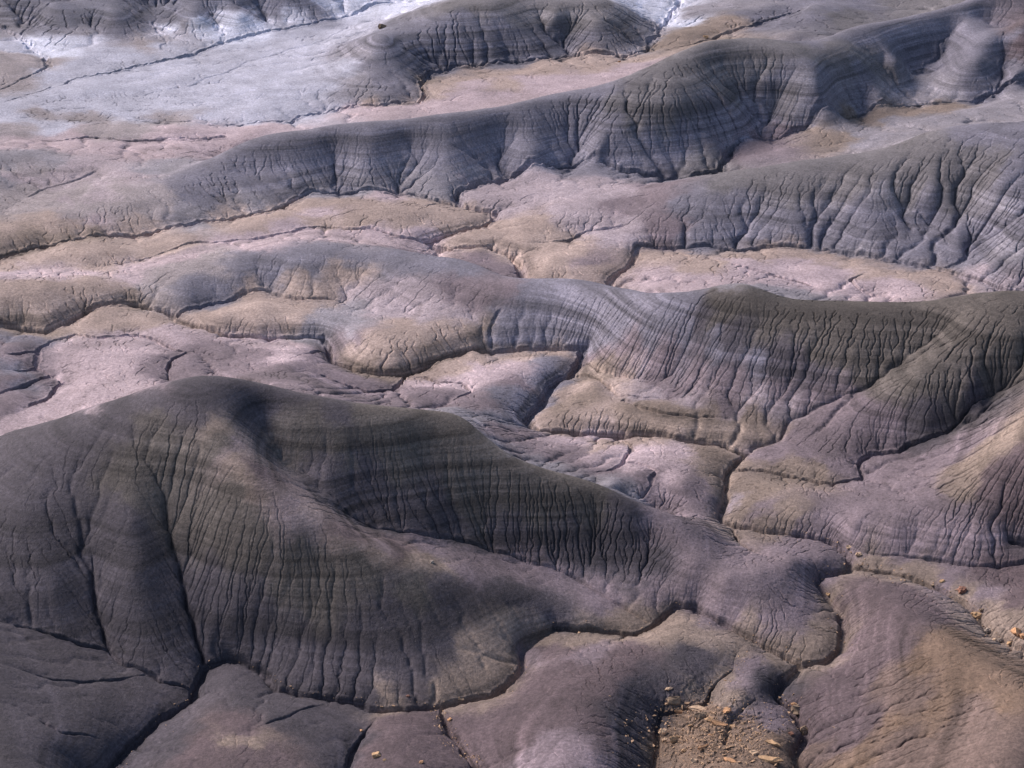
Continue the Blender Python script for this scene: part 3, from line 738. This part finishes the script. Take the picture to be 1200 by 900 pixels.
def clay_material():
    m = bpy.data.materials.new('weathered_clay'); m.use_nodes = True
    nt = m.node_tree; N = nt.nodes; Lk = nt.links
    bs = N['Principled BSDF']; bs.inputs['Roughness'].default_value = .92
    bs.inputs['Specular IOR Level'].default_value = .25
    at = N.new('ShaderNodeAttribute'); at.attribute_name = 'soil_shade'
    tc = N.new('ShaderNodeNewGeometry')
    def noise(scale, detail, rough, vec=None, dist=0.0):
        n = N.new('ShaderNodeTexNoise'); n.inputs['Scale'].default_value = scale
        n.inputs['Detail'].default_value = detail; n.inputs['Roughness'].default_value = rough
        n.inputs['Distortion'].default_value = dist
        Lk.new(vec if vec else tc.outputs['Position'], n.inputs['Vector']); return n.outputs['Fac']
    def rng_(v, a, b, c, d):
        n = N.new('ShaderNodeMapRange'); Lk.new(v, n.inputs[0])
        for i, q in enumerate((a, b, c, d)): n.inputs[1+i].default_value = q
        return n.outputs[0]
    def mul(a, b):
        n = N.new('ShaderNodeMath'); n.operation = 'MULTIPLY'; Lk.new(a, n.inputs[0]); Lk.new(b, n.inputs[1]); return n.outputs[0]
    # beds of the shale: thin nearly level layers
    mp = N.new('ShaderNodeMapping'); mp.inputs['Scale'].default_value = (.012, .012, 1.0)
    Lk.new(tc.outputs['Position'], mp.inputs['Vector'])
    beds = mul(rng_(noise(.9, 4, .6, mp.outputs[0], .1), .36, .64, .52, 1.6), rng_(noise(4.5, 3, .6, mp.outputs[0], .1), .38, .62, .86, 1.17))
    mott = rng_(noise(.16, 5, .6), .3, .7, .84, 1.18)
    grit = mul(rng_(noise(2.2, 6, .8), .3, .7, .52, 1.55), rng_(noise(.8, 5, .75), .3, .7, .86, 1.15))
    sx = N.new('ShaderNodeSeparateXYZ'); Lk.new(tc.outputs['True Normal'], sx.inputs[0])
    outcrop = mul(rng_(sx.outputs[2], .9, .999, 1, .3), rng_(noise(.045, 3, .6), .38, .6, .5, 1.0))   # silt covers the beds on the flats
    bm = N.new('ShaderNodeMix'); bm.data_type = 'FLOAT'
    Lk.new(outcrop, bm.inputs[0]); bm.inputs[2].default_value = 1.0; Lk.new(beds, bm.inputs[3])
    f = mul(mul(bm.outputs[0], mott), grit)
    vm = N.new('ShaderNodeVectorMath'); vm.operation = 'SCALE'
    Lk.new(at.outputs['Color'], vm.inputs[0]); Lk.new(f, vm.inputs['Scale'])
    # pale salt flecks
    fl = noise(5.0, 3, .6); fl2 = noise(.35, 3, .6)
    a = rng_(fl, .66, .74, 0, 1); b = rng_(fl2, .5, .62, 0, .55)
    mx = N.new('ShaderNodeMix'); mx.data_type = 'RGBA'
    Lk.new(mul(a, b), mx.inputs[0]); Lk.new(vm.outputs[0], mx.inputs[6]); mx.inputs[7].default_value = (.42, .40, .38, 1)
    Lk.new(mx.outputs[2], bs.inputs['Base Color'])
    b1 = N.new('ShaderNodeBump'); b1.inputs['Strength'].default_value = 1.0; b1.inputs['Distance'].default_value = .16
    Lk.new(noise(2.6, 8, .72), b1.inputs['Height'])
    Lk.new(b1.outputs[0], bs.inputs['Normal'])
    return m
me.materials.append(clay_material())

# ------------------------------------------------------------------ rocks
def stone_material(name, colr):
    m = bpy.data.materials.new(name); m.use_nodes = True
    N = m.node_tree.nodes; Lk = m.node_tree.links
    bs = N['Principled BSDF']; bs.inputs['Roughness'].default_value = .88
    tc = N.new('ShaderNodeTexCoord')
    n = N.new('ShaderNodeTexNoise'); n.inputs['Scale'].default_value = 3.5; n.inputs['Detail'].default_value = 7; n.inputs['Roughness'].default_value = .7
    Lk.new(tc.outputs['Object'], n.inputs['Vector'])
    r = N.new('ShaderNodeValToRGB'); e = r.color_ramp.elements
    e[0].position = .3; e[0].color = tuple(c*.55 for c in colr)+(1,)
    e[1].position = .68; e[1].color = tuple(min(1, c*1.2) for c in colr)+(1,)
    Lk.new(n.outputs['Fac'], r.inputs[0]); Lk.new(r.outputs[0], bs.inputs['Base Color'])
    b = N.new('ShaderNodeBump'); b.inputs['Strength'].default_value = .6; b.inputs['Distance'].default_value = .05
    Lk.new(n.outputs['Fac'], b.inputs['Height']); Lk.new(b.outputs[0], bs.inputs['Normal'])
    return m
SM = {
 'tan': stone_material('tan_sandstone', (.54,.33,.18)), 'orange': stone_material('orange_sandstone', (.58,.31,.16)),
 'pale': stone_material('pale_sandstone', (.64,.43,.28)), 'brown': stone_material('brown_sandstone', (.27,.18,.12)),
 'red': stone_material('reddish_sandstone', (.32,.15,.10)), 'grey': stone_material('grey_sandstone', (.38,.30,.25)),
}
def rock_mesh(name, lx_, ly_, lz_, seed, n=16):
    r = random.Random(seed)
    bm = bmesh.new()
    for _ in range(n):
        a = r.uniform(0, 2*math.pi); h = r.uniform(-1, 1); q = math.sqrt(max(0, 1-h*h))**.5
        bm.verts.new((math.cos(a)*q*lx_/2*r.uniform(.8, 1), math.sin(a)*q*ly_/2*r.uniform(.8, 1), h*lz_/2*r.uniform(.85, 1)))
    ret = bmesh.ops.convex_hull(bm, input=bm.verts[:])
    bmesh.ops.delete(bm, geom=[v for v in bm.verts if not v.link_faces], context='VERTS')
    bmesh.ops.subdivide_edges(bm, edges=bm.edges[:], cuts=2, use_grid_fill=True)
    k = min(lx_, ly_, lz_)*.09
    for v in bm.verts:
        v.co.x += r.uniform(-k, k); v.co.y += r.uniform(-k, k); v.co.z += r.uniform(-k, k)*.7
    me_ = bpy.data.meshes.new(name); bm.to_mesh(me_); bm.free()
    return me_
def add_rock(kind, px, py, w_px, ratio, thick, rot, tilt, mat_, label, group=None):
    x, y, z = hit(px, py)
    D_ = math.sqrt(x*x+y*y+(H-z)**2)
    w = w_px*D_/FPX*1.35
    me_ = rock_mesh(kind, w, w*ratio, w*thick, int(px*7+py*13))
    me_.materials.append(SM[mat_])
    o = bpy.data.objects.new(kind, me_)
    o.location = (x, y, z+w*thick*.12); o.rotation_euler = (math.radians(tilt), math.radians(tilt*.6), math.radians(rot))
    sc.collection.objects.link(o)
    o['label'] = label; o['category'] = 'rock'
    if group: o['group'] = group
gl = 'sandstone pieces in the rubble hollow'
gr_ = 'boulders along the right wash'
ROCKS = [
 ('flat_rock', 784, 809, 9, .45, .3, 25, 10, 'pale', 'small pale slab high on the dark bowl side, upper left of the rubble', gl),
 ('boulder', 790, 824, 15, .7, .5, 10, 8, 'brown', 'broad brown block bulging from the bank below the small pale slab', gl),
 ('flat_rock', 796, 836, 11, .5, .3, -12, 14, 'orange', 'thin orange slab just under the broad brown block', gl),
 ('flat_rock', 818, 833, 20, .5, .25, -8, 12, 'pale', 'wide pale slab capping the dark overhang in the rubble hollow', gl),
 ('flat_rock', 823, 841, 17, .5, .3, 20, 18, 'brown', 'brown slab in the overhang directly below the wide pale slab', gl),
 ('boulder', 852, 835, 9, .8, .7, 40, 5, 'orange', 'lone rounded orange block right of the overhang in the rubble hollow', gl),
 ('flat_rock', 833, 846, 12, .4, .3, -15, 14, 'tan', 'tan slab left of the long orange slab in the middle of the rubble', gl),
 ('flat_rock', 843, 850, 17, .35, .25, -6, 16, 'orange', 'long orange slab lying level in the middle of the rubble', gl),
 ('flat_rock', 857, 853, 10, .4, .3, -20, 10, 'tan', 'short tan slab at the right end of the long orange slab', gl),
 ('boulder', 777, 861, 9, .8, .8, 5, 0, 'pale', 'bright pale angular rock standing at the dry gully left of the rubble', gl),
 ('stone', 779, 868, 6, .7, .6, 30, 0, 'pale', 'smaller pale stone just below the bright angular rock', gl),
 ('flat_rock', 790, 869, 18, .32, .3, 32, 16, 'tan', 'long tan slab slanting up to the right, beside the dry gully', gl),
 ('flat_rock', 824, 877, 17, .22, .22, 42, 16, 'orange', 'narrow orange slab slanting steeply, below the middle of the rubble', gl),
 ('stone', 802, 881, 7, .7, .6, 30, 0, 'tan', 'tan stone between the two slanting slabs', gl),
 ('stone', 813, 894, 8, .8, .6, 60, 0, 'pale', 'pale stone at the bottom edge of the picture under the slanting slabs', gl),
 ('stone', 883, 856, 5, .7, .5, 60, 0, 'pale', 'tiny pale stone on the dark mound right of the rubble', gl),
 ('flat_rock', 904, 871, 17, .4, .3, -24, 12, 'tan', 'long tan slab sloping down to the right on the orange ground', gl),
 ('stone', 883, 883, 9, .6, .5, 5, 8, 'pale', 'pale squarish stone left of and below the long sloping tan slab', gl),
 ('flat_rock', 857, 892, 16, .4, .2, -20, 8, 'orange', 'flat orange slab near the bottom edge in the rubble hollow', gl),
 ('flat_rock', 902, 892, 26, .4, .2, -5, 8, 'tan', 'widest tan ledge slab at the bottom edge by the dry channel', gl),
 ('stone', 927, 862, 6, .7, .5, 0, 8, 'red', 'small reddish stone on the bank left of the gully boulders', gl),
 ('boulder', 935, 837, 14, .8, .7, 0, 8, 'brown', 'big brown boulder perched in the gully, the upper of its two', gl),
 ('boulder', 942, 858, 12, .8, .7, 50, 8, 'brown', 'brown boulder lower down the gully, below the perched one', gl),
 ('stone', 930, 829, 7, .6, .4, -10, 8, 'orange', 'orange stone on the lip above the perched brown boulder', gl),
 ('stone', 833, 862, 6, .5, .4, 10, 8, 'orange', 'small orange chip stone below the long level slab', gl),
 ('stone', 868, 868, 5, .5, .4, 70, 8, 'orange', 'small orange stone on bare ground between rubble and dark mound', gl),
 ('stone', 808, 851, 7, .5, .4, 15, 8, 'tan', 'small tan stone left of the slabs in the middle of the rubble', gl),
 ('boulder', 995, 643, 6, .8, .7, 0, 0, 'pale', 'pale stone in the fork where the washes meet', gr_),
 ('boulder', 1007, 652, 9, .5, .5, 0, 0, 'pale', 'pale flat boulder just right of the fork of the washes', gr_),
 ('boulder', 1127, 694, 10, .8, .7, 20, 0, 'red', 'dark red boulder on the tan bank above the right wash', gr_),
 ('boulder', 1144, 723, 11, .6, .6, -30, 0, 'tan', 'tan boulder on the lower bank of the right wash', gr_),
 ('boulder', 1150, 716, 6, .7, .6, 30, 0, 'brown', 'small brown boulder in the wash just above the tan one', gr_),
 ('boulder', 1159, 741, 9, .8, .6, 0, 0, 'grey', 'grey boulder in the bed of the right wash', gr_),
 ('boulder', 1190, 745, 12, .9, .8, 15, 5, 'orange', 'bright orange block at the right edge beside the wash', gr_),
 ('boulder', 1198, 748, 7, .9, .8, 50, 5, 'orange', 'smaller orange block touching the right edge of the picture', gr_),
 ('boulder', 1173, 752, 7, .8, .6, 0, 0, 'grey', 'grey boulder between the wash bed and the bright orange block', gr_),
 ('boulder', 1183, 755, 6, .8, .6, 40, 0, 'tan', 'small tan boulder under the bright orange block', gr_),
 ('boulder', 1165, 751, 5, .8, .6, 40, 0, 'pale', 'small pale stone just below the grey bed boulder', gr_),
 ('boulder', 1104, 683, 6, .7, .5, 0, 0, 'tan', 'small tan stone high on the bank left of the red boulder', gr_),
 ('boulder', 1093, 688, 5, .7, .5, 40, 0, 'brown', 'small brown stone at the wash edge, left of the red boulder', gr_),
 ('stone', 971, 699, 6, .8, .5, 0, 0, 'tan', 'small tan stone on the bank of the horseshoe bend', None),
 ('boulder', 441, 887, 11, .7, .55, 15, 0, 'tan', 'lone tan boulder on the banded mound at the bottom', None),
 ('stone', 451, 892, 4, .8, .6, 0, 0, 'tan', 'tiny tan stone just right of the lone boulder on the mound', None),
 ('stone', 423, 857, 4, .8, .6, 0, 0, 'orange', 'tiny orange stone beside the bottom left side gully', None),
 ('stone', 494, 894, 5, .8, .6, 0, 0, 'orange', 'small orange stone on the right flank of the banded mound', None),
 ('stone', 478, 817, 4, .8, .6, 0, 0, 'red', 'tiny reddish stone on the dark bank of the front wash', None),
 ('stone', 540, 826, 7, .7, .5, 0, 0, 'brown', 'small brown stone on the tan lip right of the side gully', None),
 ('stone', 527, 845, 5, .8, .6, 0, 0, 'orange', 'small orange stone down the right bank of the side gully', None),
 ('stone', 506, 660, 6, .7, .6, 0, 0, 'grey', 'small grey stone on the lower end of the pale spur', None),
 ('stone', 726, 73, 4, .8, .6, 0, 0, 'orange', 'tiny orange stone on the far tan bench', None),
 ('stone', 827, 45, 6, .8, .6, 0, 0, 'tan', 'small tan rock on the crest of the long far ridge', None),
 ('summit_rock', 448, 33, 8, .8, .8, 0, 0, 'brown', 'brown outcrop knob on top of the far pointed hill', None),
]
for r_ in ROCKS: add_rock(*r_)

# loose chips round the ledges and along the wash banks: far too many to count
def gravel():
    r = random.Random(5)
    bm = bmesh.new()
    spots = []
    for _ in range(1500):
        a = r.gauss(0, 1); b = r.gauss(0, 1)
        spots.append((836+a*40, 862+b*20, 1.0))
    for (depth, w, fw, pts) in (CH[0], CH[2], CH[3], CH[9+1], CH[11]):
        dp = densify(pts, 4)
        for _ in range(260):
            p = r.choice(dp); spots.append((p[0]+r.gauss(0, 7), p[1]+r.gauss(0, 4), .7))
    for px, py, k in spots:
        if not (-20 < px < 1220 and py < 930): continue
        x, y, z = hit(px, py)
        sz = r.lognormvariate(math.log(.12), .55)*k
        vs = []
        ang = r.uniform(0, 3.14)
        for q in range(7):
            u = r.uniform(-1, 1)*sz; v = r.uniform(-.6, .6)*sz; w_ = r.uniform(-.3, .5)*sz
            vs.append(bm.verts.new((x+u*math.cos(ang)-v*math.sin(ang), y+u*math.sin(ang)+v*math.cos(ang), z+w_+.02)))
        res = bmesh.ops.convex_hull(bm, input=vs)
    bmesh.ops.delete(bm, geom=[v for v in bm.verts if not v.link_faces], context='VERTS')
    me_ = bpy.data.meshes.new('gravel'); bm.to_mesh(me_); bm.free()
    me_.materials.append(stone_material('chip_sandstone', (.42,.26,.16)))
    o = bpy.data.objects.new('gravel', me_); sc.collection.objects.link(o)
    o['label'] = 'loose sandstone chips strewn over the rubble hollow and the wash banks'
    o['category'] = 'gravel'; o['kind'] = 'stuff'
gravel()
